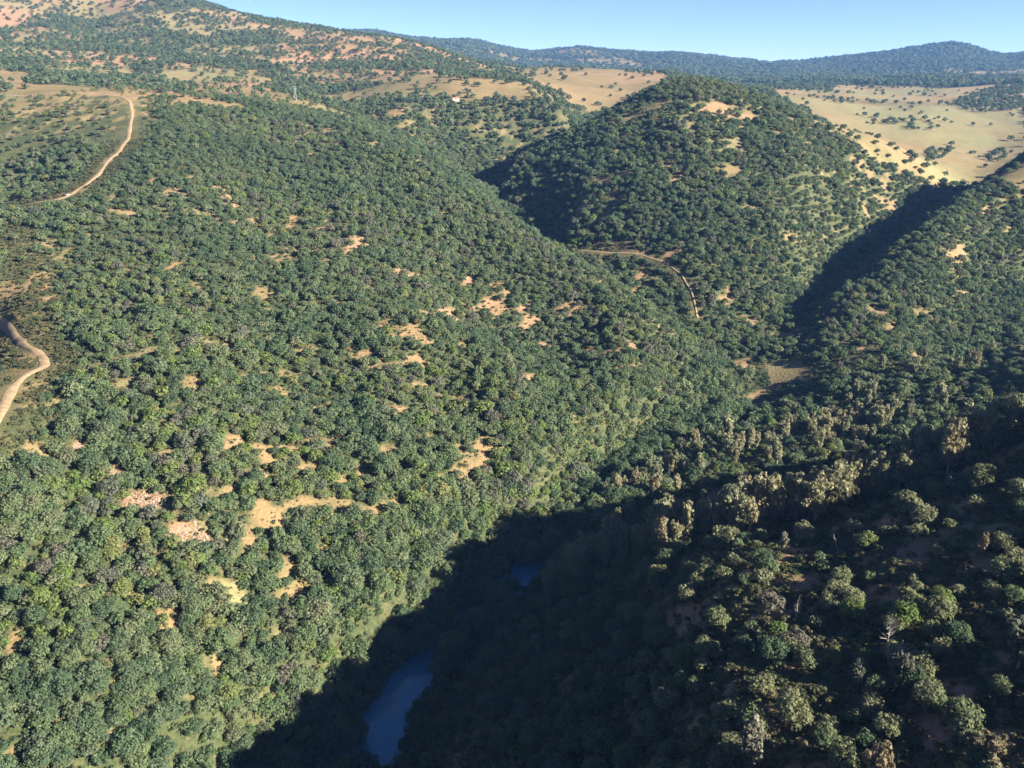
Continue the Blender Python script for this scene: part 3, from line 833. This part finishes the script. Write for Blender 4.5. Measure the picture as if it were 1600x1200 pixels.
# things in the photo one can point to, for telling the oaks apart
LM = [('the large pale scree', 285, 838), ('the reddish stony patch above the scree', 235, 785), ('the long ochre clearing low on the left slope', 452, 912),
      ('the round orange clearing', 270, 970), ('the ochre gap near the valley shade', 345, 1030), ('the narrow tan strip in the bottom left', 122, 1072),
      ('the small orange clearing by the left border', 58, 890), ('the thin tan streak at the bottom', 180, 1152), ('the lone sandy spot in mid slope', 545, 790), ('the reddish soil cut on the left', 125, 708),
      ('the tan slope clearing under the track', 60, 700), ('the blue river pool', 615, 1110), ('the grassy shaded river bank', 560, 1060), ('the sunlit edge above the pool', 480, 1080), ('the shade line across the slope', 650, 930),
      ('the bright water glint upstream', 795, 912), ('the bare standing snag', 1243, 945), ('the reddish bare ground in the lower right corner', 1490, 1075),
      ('the pale silvery tree', 1170, 1140), ('the tall beige tree at the bottom', 1345, 1160), ('the grey twiggy tree', 1395, 1020), ('the pointed brown tree at the bottom', 720, 1160), ('the dark earth strip on the shaded slope', 1290, 905),
      ('the eucalyptus row on the spur', 1180, 800), ('the pale-trunked tree at the right border', 1585, 1010), ('the upper right of the shaded slope', 1500, 800), ('the dark hollow above the river', 900, 1030), ('the dark slope right of the pool', 850, 1130), ('the shaded middle of the near slope', 1080, 990), ('the left border', 15, 800), ('the lower left corner', 30, 1170), ('the thicket in the bottom left', 270, 1130), ('the dense middle of the left slope', 420, 740), ('the lower left slope', 560, 880)]
def where(px, py):
    d = [math.hypot(px - a, (py - b_) * 1.1) for (_, a, b_) in LM]
    k = int(np.argmin(d)); nm, a, b_ = LM[k]
    dx, dy = px - a, py - b_
    if d[k] < 40: rel = 'close beside'
    elif abs(dx) > abs(dy): rel = 'to the right of' if dx > 0 else 'to the left of'
    else: rel = 'downhill of' if dy > 0 else 'uphill of'
    if 'border' in nm or 'corner' in nm or 'slope' in nm and 'clearing' not in nm and 'strip' not in nm or 'hollow' in nm or 'thicket' in nm: rel = 'near' if d[k] > 60 else 'at'
    return rel + ' ' + nm
CW = {'green': 'green', 'dark': 'dark green', 'grey': 'greyish', 'bright': 'yellow-green', 'olive': 'pale olive'}
taken = {}
def oak(x, y, z, s, col, px, py, sd, rz, label=None):
    sw = 'small' if s < 4.6 else ('large' if s > 6.4 else 'medium')
    lit = 'rounded'
    lb = label or '%s %s oak %s' % (sw, CW[col].replace('dark green', 'dark'), where(px, py))
    r = empty('holm_oak', (x, y, z - 0.1), rz, (s, s, s * random.uniform(.85, 1.1)), lb, 'tree', 'holm oaks scattered over the valley sides')
    child('crown', OAKM[col, sd], r); child('trunk', OAKT[sd], r)
    return r
for i in order[:N_IND]:
    oak(OX[i], OY[i], OZ[i], OS[i], CN[OC[i]], OPX[i], OPY[i], random.randrange(NV), random.uniform(0, 6.28))

# eucalyptus stands on the spurs across the right of the valley
EUCM = [raw_mesh('crown', *euc_crown(40 + sd, 34 + 5 * (sd % 3), 30, 0.021, width=(.15, .19, .13, .22, .17, .15, .2, .12)[sd], z0=(.30, .25, .35, .3, .22, .2, .28, .3)[sd]), [LEAF['euc']]) for sd in range(8)]
EUCT = [raw_mesh('trunk', *euc_trunk(sd), [PALEBARK]) for sd in range(8)]
def euc(x, y, z, h, sd, rz, label, group=None, fat=1.0, name='eucalyptus'):
    r = empty(name, (x, y, z - 0.1), rz, (h * fat, h * fat, h), label, 'tree', group)
    child('crown', EUCM[sd], r); child('trunk', EUCT[sd], r)
    return r
def along(pl, n_, spread, seed):
    g = np.random.default_rng(seed)
    pl = np.array(pl, float); seg = np.linalg.norm(np.diff(pl[:, :2], axis=0), axis=1); cu = np.r_[0, np.cumsum(seg)]
    for u in np.sort(g.uniform(0, cu[-1], n_)):
        k = min(len(seg) - 1, int(np.searchsorted(cu, u) - 1) if u > 0 else 0); f = (u - cu[k]) / seg[k]
        q = pl[k] + (pl[k + 1] - pl[k]) * f
        yield q[0] + g.normal() * spread, q[1] + g.normal() * spread
E1 = [P(*q) for q in ((858, 900, 299), (905, 885, 290), (960, 875, 278), (1050, 858, 265), (1150, 842, 262), (1250, 822, 261), (1340, 785, 263), (1430, 752, 261), (1530, 715, 257), (1610, 690, 253))]
E2 = [P(*q) for q in ((950, 775, 365), (1000, 765, 368), (1080, 745, 380), (1160, 715, 392), (1240, 695, 400), (1330, 665, 412), (1400, 655, 408), (1480, 635, 415))]
E3 = [P(*q) for q in ((1230, 670, 415), (1320, 630, 440), (1400, 600, 460), (1480, 580, 475), (1560, 560, 485), (1620, 545, 490))]
E4 = [P(*q) for q in ((900, 830, 345), (960, 800, 350), (1040, 775, 352), (1130, 755, 358))]
def euc_label(px, base, tone):
    parts_ = [(870, 'above the hidden river bend'), (960, 'at the lower end of the spur'), (1060, 'low on the spur'), (1160, 'in the middle of the spur'), (1260, 'on the bare mid crest'), (1370, 'towards the upper spur'), (1480, 'on the upper spur'), (1700, 'by the right border')]
    w_ = next((b_ for a, b_ in parts_ if px < a), 'by the right border')
    return '%s eucalyptus %s %s' % (tone, base.replace('in the second row behind the gully,', 'behind the gully,').replace('at the back of the front row,', 'in the front row,').replace('among the oaks of the third row,', 'among far oaks,'), w_)
ROWS = [(E1[4:], 62, 5.0, (13, 19), 'at the back of the front row,'), (E1, 135, 5.0, (11, 18), 'in the front row,'), (E2, 62, 8.0, (10, 16), 'in the second row behind the gully,'), (E3, 26, 9.0, (8, 13), 'among the oaks of the third row,'), (E4, 10, 6.0, (7, 11), 'down in the shaded gully,')]
for ri, (pl, n_, spd, (h0, h1), base) in enumerate(ROWS):
    for (x, y) in along(pl, n_, spd, 900 + ri):
        z = float(ground(x, y)); h = random.uniform(h0, h1) * random.choice((.75, .9, 1, 1, 1.08)); sd = random.randrange(8)
        px, py, t = project(x, y, z)
        tone = ('tall' if h > (h0 + h1) / 2 else 'short') + ' ' + ('broad' if sd in (1, 3, 6) else 'slender') + ''
        euc(x, y, z, h, sd, random.uniform(0, 6.28), euc_label(px, base, tone), 'eucalyptus stands on the spurs', random.uniform(1.15, 1.7))

# ------------------------------------------------------------------ taller trees along the river banks
gr_ = np.random.default_rng(77)
seg = np.linalg.norm(np.diff(WATER[:, :2], axis=0), axis=1); cu = np.r_[0, np.cumsum(seg)]
nriv = 0
for u in np.arange(70, cu[-1], 4.3):
    k = min(len(seg) - 1, int(np.searchsorted(cu, u) - 1)); f = (u - cu[k]) / seg[k]
    q = WATER[k] + (WATER[k + 1] - WATER[k]) * f
    tn = (WATER[k + 1] - WATER[k])[:2] / seg[k]; nn = np.array([tn[1], -tn[0]])     # to the right bank
    for side in (1, -1, 2):
        if side == 2 and (q[1] < 236 or q[1] > 330 or 246 < q[1] < 272): continue
        offs = side * gr_.uniform(4.5, 8.5) if side < 2 else gr_.uniform(9, 14)
        if not ((1055 < project(q[0], q[1], 0)[1] < 1215) or (885 < project(q[0], q[1], 0)[1] < 932)) and abs(side) == 1 and q[1] > 232: offs *= .6
        x, y = q[:2] + nn * offs + tn * gr_.uniform(-1.2, 1.2)
        z = float(ground(x, y)); px, py, t = project(x, y, z)
        if y > 432: continue
        pool = (1060 < py < 1215) or (888 < py < 930)
        s = gr_.uniform(3.5, 5.0) if pool and side > 0 else gr_.uniform(7.5, 11)
        if pool and side > 0: x, y = x + nn[0] * 3, y + nn[1] * 3
        col = 'dark' if gr_.uniform() < .6 else 'green'
        if side < 0 and 560 < px < 640 and py < 1190: continue
        if side < 0 and gr_.uniform() < .25: continue
        bank = 'far' if side < 0 else 'near'
        place = 'below the pool' if py > 1180 else 'beside the pool' if py > 1040 else 'between pool and upper glint' if py > 925 else 'by the upper glint' if py > 860 else 'along the hidden upper river'
        sd = int(gr_.integers(0, NV))
        r = empty('riverside_tree', (x, y, z - .2), gr_.uniform(0, 6.28), (s, s, s * gr_.uniform(1.0, 1.3)), '%s %s tree on the %s river bank %s' % ('large' if s > 8 else 'mid-sized', CW[col], bank, place), 'tree', 'trees along the river banks')
        child('crown', OAKM[col, sd], r); child('trunk', OAKT[sd], r); nriv += 1

# ------------------------------------------------------------------ the air
hm = bpy.data.materials.new('haze_air'); hm.use_nodes = True
nt = hm.node_tree; nt.nodes.remove(nt.nodes['Principled BSDF'])
pv = N(nt, 'ShaderNodeVolumePrincipled')
pv.inputs['Color'].default_value = (.22, .47, 1.0, 1); pv.inputs['Density'].default_value = 4.6e-5; pv.inputs['Anisotropy'].default_value = 0.0
nt.links.new(pv.outputs[0], nt.nodes['Material Output'].inputs['Volume'])
zt, zb, R_ = float(GZ.max()) + 25, float(GZ.min()) - 3, 9300.0
v = [(x, y, z) for z in (zb, zt) for (x, y) in ((-R_, -R_), (R_, -R_), (R_, R_), (-R_, R_))]
hz = bpy.data.objects.new('haze', raw_mesh('haze', v, [(3, 2, 1, 0), (4, 5, 6, 7), (0, 1, 5, 4), (1, 2, 6, 5), (2, 3, 7, 6), (3, 0, 4, 7)], [hm]))
hz['kind'] = 'stuff'; COL.objects.link(hz)
open('/tmp/log.txt', 'w').write('oaks %d ind px %.1f riv %d zmax %.0f\n' % (OX.size, score[order[N_IND]] * FPX, nriv, zt))

# ------------------------------------------------------------------ single trees and snags that stand out on the near slope
def at(px, py): 
    x, y, z, t = hit(px, py); return x, y, z
def tall(px, py, h, fat, sd, label, leaf=None, seed=None, width=.18, z0=.2, cone=False, n_=40, name='eucalyptus', bark=PALEBARK):
    x, y, z = at(px, py)
    r = empty(name, (x, y, z - .1), random.uniform(0, 6.28), (h * fat, h * fat, h), label, 'tree')
    child('crown', raw_mesh('crown', *euc_crown(seed or sd + 60, n_, 34, .026, width=width, z0=z0, cone=cone), [leaf or LEAF['euc']]), r)
    child('trunk', raw_mesh('trunk', *euc_trunk(sd + 30, 9), [bark]), r)
    return r
PALE = leaf_mat('silver_leaf', [(0, (.185, .18, .125)), (1, (.20, .19, .135))])
BEIGE = leaf_mat('beige_leaf', [(0, (.19, .16, .095)), (1, (.21, .175, .105))])
BROWN = leaf_mat('brown_leaf', [(0, (.19, .15, .10)), (1, (.21, .165, .11))])
YEL = leaf_mat('yellow_leaf', [(0, (.24, .21, .06)), (1, (.26, .23, .07))])
tall(722, 1262, 15.5, 1.05, 1, 'pointed grey-brown conical tree rising alone at the bottom edge below the river', BROWN, width=.2, cone=True, z0=.06, n_=46)
tall(1174, 1192, 10.5, 1.35, 2, 'pale silvery tree leaning in the shade of the near slope', PALE, width=.2, z0=.12, n_=46)
tall(1358, 1236, 11.0, 1.3, 3, 'tall beige tree lit by the sun at the bottom of the near slope', BEIGE, width=.19, z0=.1, n_=46)
tall(1338, 1080, 7.5, 1.1, 4, 'slim grey twiggy plume-shaped tree, left of the two on the near slope', LEAF['grey'], width=.17, z0=.1, n_=26)
tall(1398, 1074, 9.5, 1.2, 5, 'forked grey-green tree with bare top branches among shaded oaks', LEAF['grey'], width=.22, z0=.15, n_=30)
tall(1222, 862, 7.0, 1.2, 6, 'small slender pale tree standing alone below the eucalyptus row', PALE, width=.16, z0=.2, n_=26)
tall(1530, 872, 7.5, 1.1, 7, 'beige slender tree on the upper right of the near slope', BEIGE, width=.15, z0=.15, n_=26)
tall(1590, 1046, 11.5, 1.6, 8, 'pale-trunked tree with a loose grey-green crown by the right border', LEAF['grey'], width=.24, z0=.3, n_=44)
tall(982, 1058, 6.5, 1.0, 9, 'thin upright pale sapling in the dark hollow of the shaded slope', PALE, width=.12, z0=.1, n_=18)
tall(1545, 1210, 8.0, 1.7, 10, 'dry tan bushy tree in the lower right corner', BEIGE, width=.24, z0=.05, n_=40)
tall(1500, 1215, 4.5, 2.0, 11, 'yellow leafy bush at the bottom right edge', YEL, width=.25, z0=.02, n_=34, name='yellow_bush', bark=BARK)
tall(1078, 812, 12.0, 1.1, 12, 'green upright tree with a rounded top among the brown eucalyptus', LEAF['bright'], width=.16, z0=.25, n_=34)
x, y, z = at(1497, 1142); oak(x, y, z, 7.6, 'green', 0, 0, 2, .4, 'largest round olive-green oak in the lower right, beside reddish ground')
x, y, z = at(1410, 978); oak(x, y, z, 6.6, 'bright', 0, 0, 1, 1.4, 'bright sunlit round oak standing clear above the forked grey tree')
x, y, z = at(1448, 1108); oak(x, y, z, 6.0, 'green', 0, 0, 4, 2.4, 'upright green oak left of the largest round oak')
x, y, z = at(1028, 914); oak(x, y, z, 7.4, 'bright', 0, 0, 3, 3.0, 'yellowish round oak at the foot of the eucalyptus row')
def snag(px, py, h, sd, label, lean=0.0, spread=.2, limbs=14):
    x, y, z = at(px, py)
    o = bpy.data.objects.new('dead_tree', raw_mesh('dead_tree', *dead_wood(sd, limbs, spread), [DEADWOOD])); COL.objects.link(o)
    o.location = (x, y, z - .1); o.rotation_euler = (0, lean, random.uniform(-.4, .4)); o.scale = (h, h, h)
    o['label'] = label; o['category'] = 'dead tree'
snag(1243, 968, 6.5, 1, 'bare white snag standing in the middle of the shaded slope', spread=.16, limbs=9)
snag(1310, 864, 5.5, 2, 'thin bare snag leaning left beneath the upper eucalyptus stand', -.35, .08, 4)
snag(1384, 1012, 7.0, 3, 'grey dead tree with a wide tangle of brittle branches', spread=.34, limbs=26)
snag(1398, 1052, 8.0, 4, 'dead bare stem rising out of the forked grey-green tree', spread=.14, limbs=10)
snag(880, 880, 9.0, 5, 'bare pale stem beside the upper river glint', spread=.1, limbs=7)

# ------------------------------------------------------------------ stones on the scree and the worn patches
g = np.random.default_rng(5)
pv_ = []
for (px, py, rx, ry, k) in PATCH:
    if k != 1 or py < 380: continue
    n_ = int(rx * ry * 1.1)
    for q in range(min(n_, 900)):
        pv_.append((px + g.normal() * rx * .45, py + g.normal() * ry * .45))
pv_ = pv_[:4200]
def hit_many(p):
    u = (p[:, 0] - 800) / FPX; v = (p[:, 1] - 600) / FPX
    t = np.exp(np.linspace(math.log(90), math.log(1200), 900))
    X, Y, Z = u[:, None] * t, (cp - v * sp)[:, None] * t, CAM_Z - (sp + v * cp)[:, None] * t
    k = np.argmax(Z < ground(X, Y), axis=1); i = np.arange(len(p))
    return X[i, k], Y[i, k]
sx_, sy_ = hit_many(np.array(pv_))
ROCKM, nt, b = mat('stone', 0.9)
nt.links.new(ramp(nt, N(nt, 'ShaderNodeObjectInfo').outputs['Random'], [(0, (.15, .10, .07)), (.6, (.23, .165, .12)), (1, (.31, .24, .19))]), b.inputs['Base Color'])
rocks = []
for q in range(3):
    v = g.normal(size=(40, 3)); v /= np.linalg.norm(v, axis=1)[:, None]; v *= np.array([.5, .4, .3]) * g.uniform(.75, 1.1, (40, 1))
    import bmesh
    bm = bmesh.new()
    for p_ in v: bm.verts.new(p_)
    bmesh.ops.convex_hull(bm, input=bm.verts)
    rm = bpy.data.meshes.new('stone'); bm.to_mesh(rm); bm.free(); rm.materials.append(ROCKM)
    rocks.append(bpy.data.objects.new('stone', rm))
s_ = .2 + g.uniform(0, 1.0, len(sx_)) ** 3 * 1.0
st = scatter('scree_stones', 'loose reddish stones strewn over the bare slopes', np.stack([sx_, sy_, ground(sx_, sy_)], -1), g.uniform(0, 6.28, (len(sx_), 3)) * np.array([.1, .1, 1]), np.stack([s_] * 3, -1), g.integers(0, 3, len(sx_)), rocks)
st['category'] = 'stones'

# ------------------------------------------------------------------ small built things far off
def box(x0, x1, y0, y1, z0, z1):
    v = [(x, y, z) for z in (z0, z1) for (x, y) in ((x0, y0), (x1, y0), (x1, y1), (x0, y1))]
    return v, [(3, 2, 1, 0), (4, 5, 6, 7), (0, 1, 5, 4), (1, 2, 6, 5), (2, 3, 7, 6), (3, 0, 4, 7)]
WHITE, nt, b = mat('whitewash', 0.8); b.inputs['Base Color'].default_value = (.66, .64, .60, 1)
TILE, nt, b = mat('clay_tile', 0.85); b.inputs['Base Color'].default_value = (.30, .16, .10, 1)
WOOD, nt, b = mat('dark_wood', 0.8); b.inputs['Base Color'].default_value = (.07, .05, .04, 1)
STEEL, nt, b = mat('galvanised_steel', 0.5); b.inputs['Base Color'].default_value = (.25, .26, .27, 1); b.inputs['Metallic'].default_value = 0.3
def house(px, py, w, dpt, h, rz, label):
    x, y, z = at(px, py)
    r = empty('farm_shed', (x, y, z - .3), rz, (1, 1, 1), label, 'shed')
    child('wall', raw_mesh('wall', *box(-w / 2, w / 2, -dpt / 2, dpt / 2, 0, h), [WHITE]), r)
    e = .35
    rv_ = [(-w / 2 - e, -dpt / 2 - e, h - .1), (w / 2 + e, -dpt / 2 - e, h - .1), (w / 2 + e, dpt / 2 + e, h - .1), (-w / 2 - e, dpt / 2 + e, h - .1), (-w / 2 - e, 0, h + dpt * .3), (w / 2 + e, 0, h + dpt * .3)]
    child('roof', raw_mesh('roof', rv_, [(0, 1, 5, 4), (2, 3, 4, 5), (0, 4, 3), (1, 2, 5), (3, 2, 1, 0)], [TILE]), r)
    child('door', raw_mesh('door', *box(-w * .1, w * .12, -dpt / 2 - .06, -dpt / 2 - .01, .3, 2.2), [WOOD]), r)
    child('window', raw_mesh('window', *box(w * .25, w * .37, -dpt / 2 - .06, -dpt / 2 - .01, 1.2, 2.1), [WOOD]), r)
house(712, 158, 8, 5, 3.0, .2, 'tiny white walled shed among oaks on the middle hill')
house(1445, 190, 5, 3.5, 2.3, -.3, 'lone tiny white shed in the middle of the dry grass plain')
x, y, z = at(462, 158)
pr = empty('power_pylon', (x, y, z), .5, (1, 1, 1), 'small grey lattice pylon above the left slope', 'pylon')
H_ = 15.0
legs = [tube([(sx1 * 1.3, sy1 * 1.3, -.5), (sx1 * .45, sy1 * .45, H_)], (.14, .10), 4) for sx1 in (-1, 1) for sy1 in (-1, 1)]
for q in legs: child('leg', raw_mesh('leg', *q, [STEEL]), pr)
br = []
for k in range(7):
    z0_, z1_ = k * H_ / 7, (k + 1) * H_ / 7
    w0, w1 = 1.3 - .85 * z0_ / H_, 1.3 - .85 * z1_ / H_
    for (a, b_) in (((-1, -1), (1, -1)), ((1, -1), (1, 1)), ((1, 1), (-1, 1)), ((-1, 1), (-1, -1))):
        br.append(tube([(a[0] * w0, a[1] * w0, z0_), (b_[0] * w1, b_[1] * w1, z1_)], (.05, .05), 3))
child('bracing', raw_mesh('bracing', *join(br), [STEEL]), pr)
child('cross_arm', raw_mesh('cross_arm', *join([box(-2.6, 2.6, -.12, .12, H_ - .6, H_ - .4), box(-2.0, 2.0, -.12, .12, H_ - 2.6, H_ - 2.4)]), [STEEL]), pr)
x, y, z = at(106, 306)
gq = np.random.default_rng(9); v = gq.normal(size=(60, 3)); v /= np.linalg.norm(v, axis=1)[:, None]; v *= np.array([1.9, 1.1, 1.0])
bm = bmesh.new()
for p_ in v: bm.verts.new(p_)
bmesh.ops.convex_hull(bm, input=bm.verts)
rm = bpy.data.meshes.new('boulder'); bm.to_mesh(rm); bm.free(); rm.materials.append(PALEBARK)
bo = bpy.data.objects.new('boulder', rm); COL.objects.link(bo); bo.location = (x, y, z + .3); bo['label'] = 'pale boulder beside the bend of the upper dirt track'; bo['category'] = 'boulder'

# ------------------------------------------------------------------ labels: tell look-alikes apart by their order
bpy.context.view_layer.update()
ORD = ['', 'second', 'third', 'fourth', 'fifth', 'sixth', 'seventh', 'eighth', 'ninth', 'tenth', 'eleventh', 'twelfth', 'thirteenth', 'fourteenth', 'fifteenth', 'sixteenth', 'seventeenth', 'eighteenth', 'nineteenth', 'twentieth']
same = {}
for o in COL.objects:
    if o.parent is None and 'group' in o and 'label' in o: same.setdefault(o['label'], []).append(o)
for lb, obs in same.items():
    if len(obs) < 2: continue
    pr = {o.name: project(*o.location)[:2] for o in obs}
    lm = next(((a, b_) for (nm, a, b_) in LM if nm in lb), None)
    if 'oak' in lb and lm: key = lambda o: math.hypot(pr[o.name][0] - lm[0], pr[o.name][1] - lm[1]); w_ = ('nearest', '-nearest')
    else: key = lambda o: pr[o.name][0]; w_ = ('leftmost', '-from-left')
    for i, o in enumerate(sorted(obs, key=key)[:len(ORD)]):
        o['label'] = (w_[0] if i == 0 else ORD[i] + w_[1]) + ' ' + lb
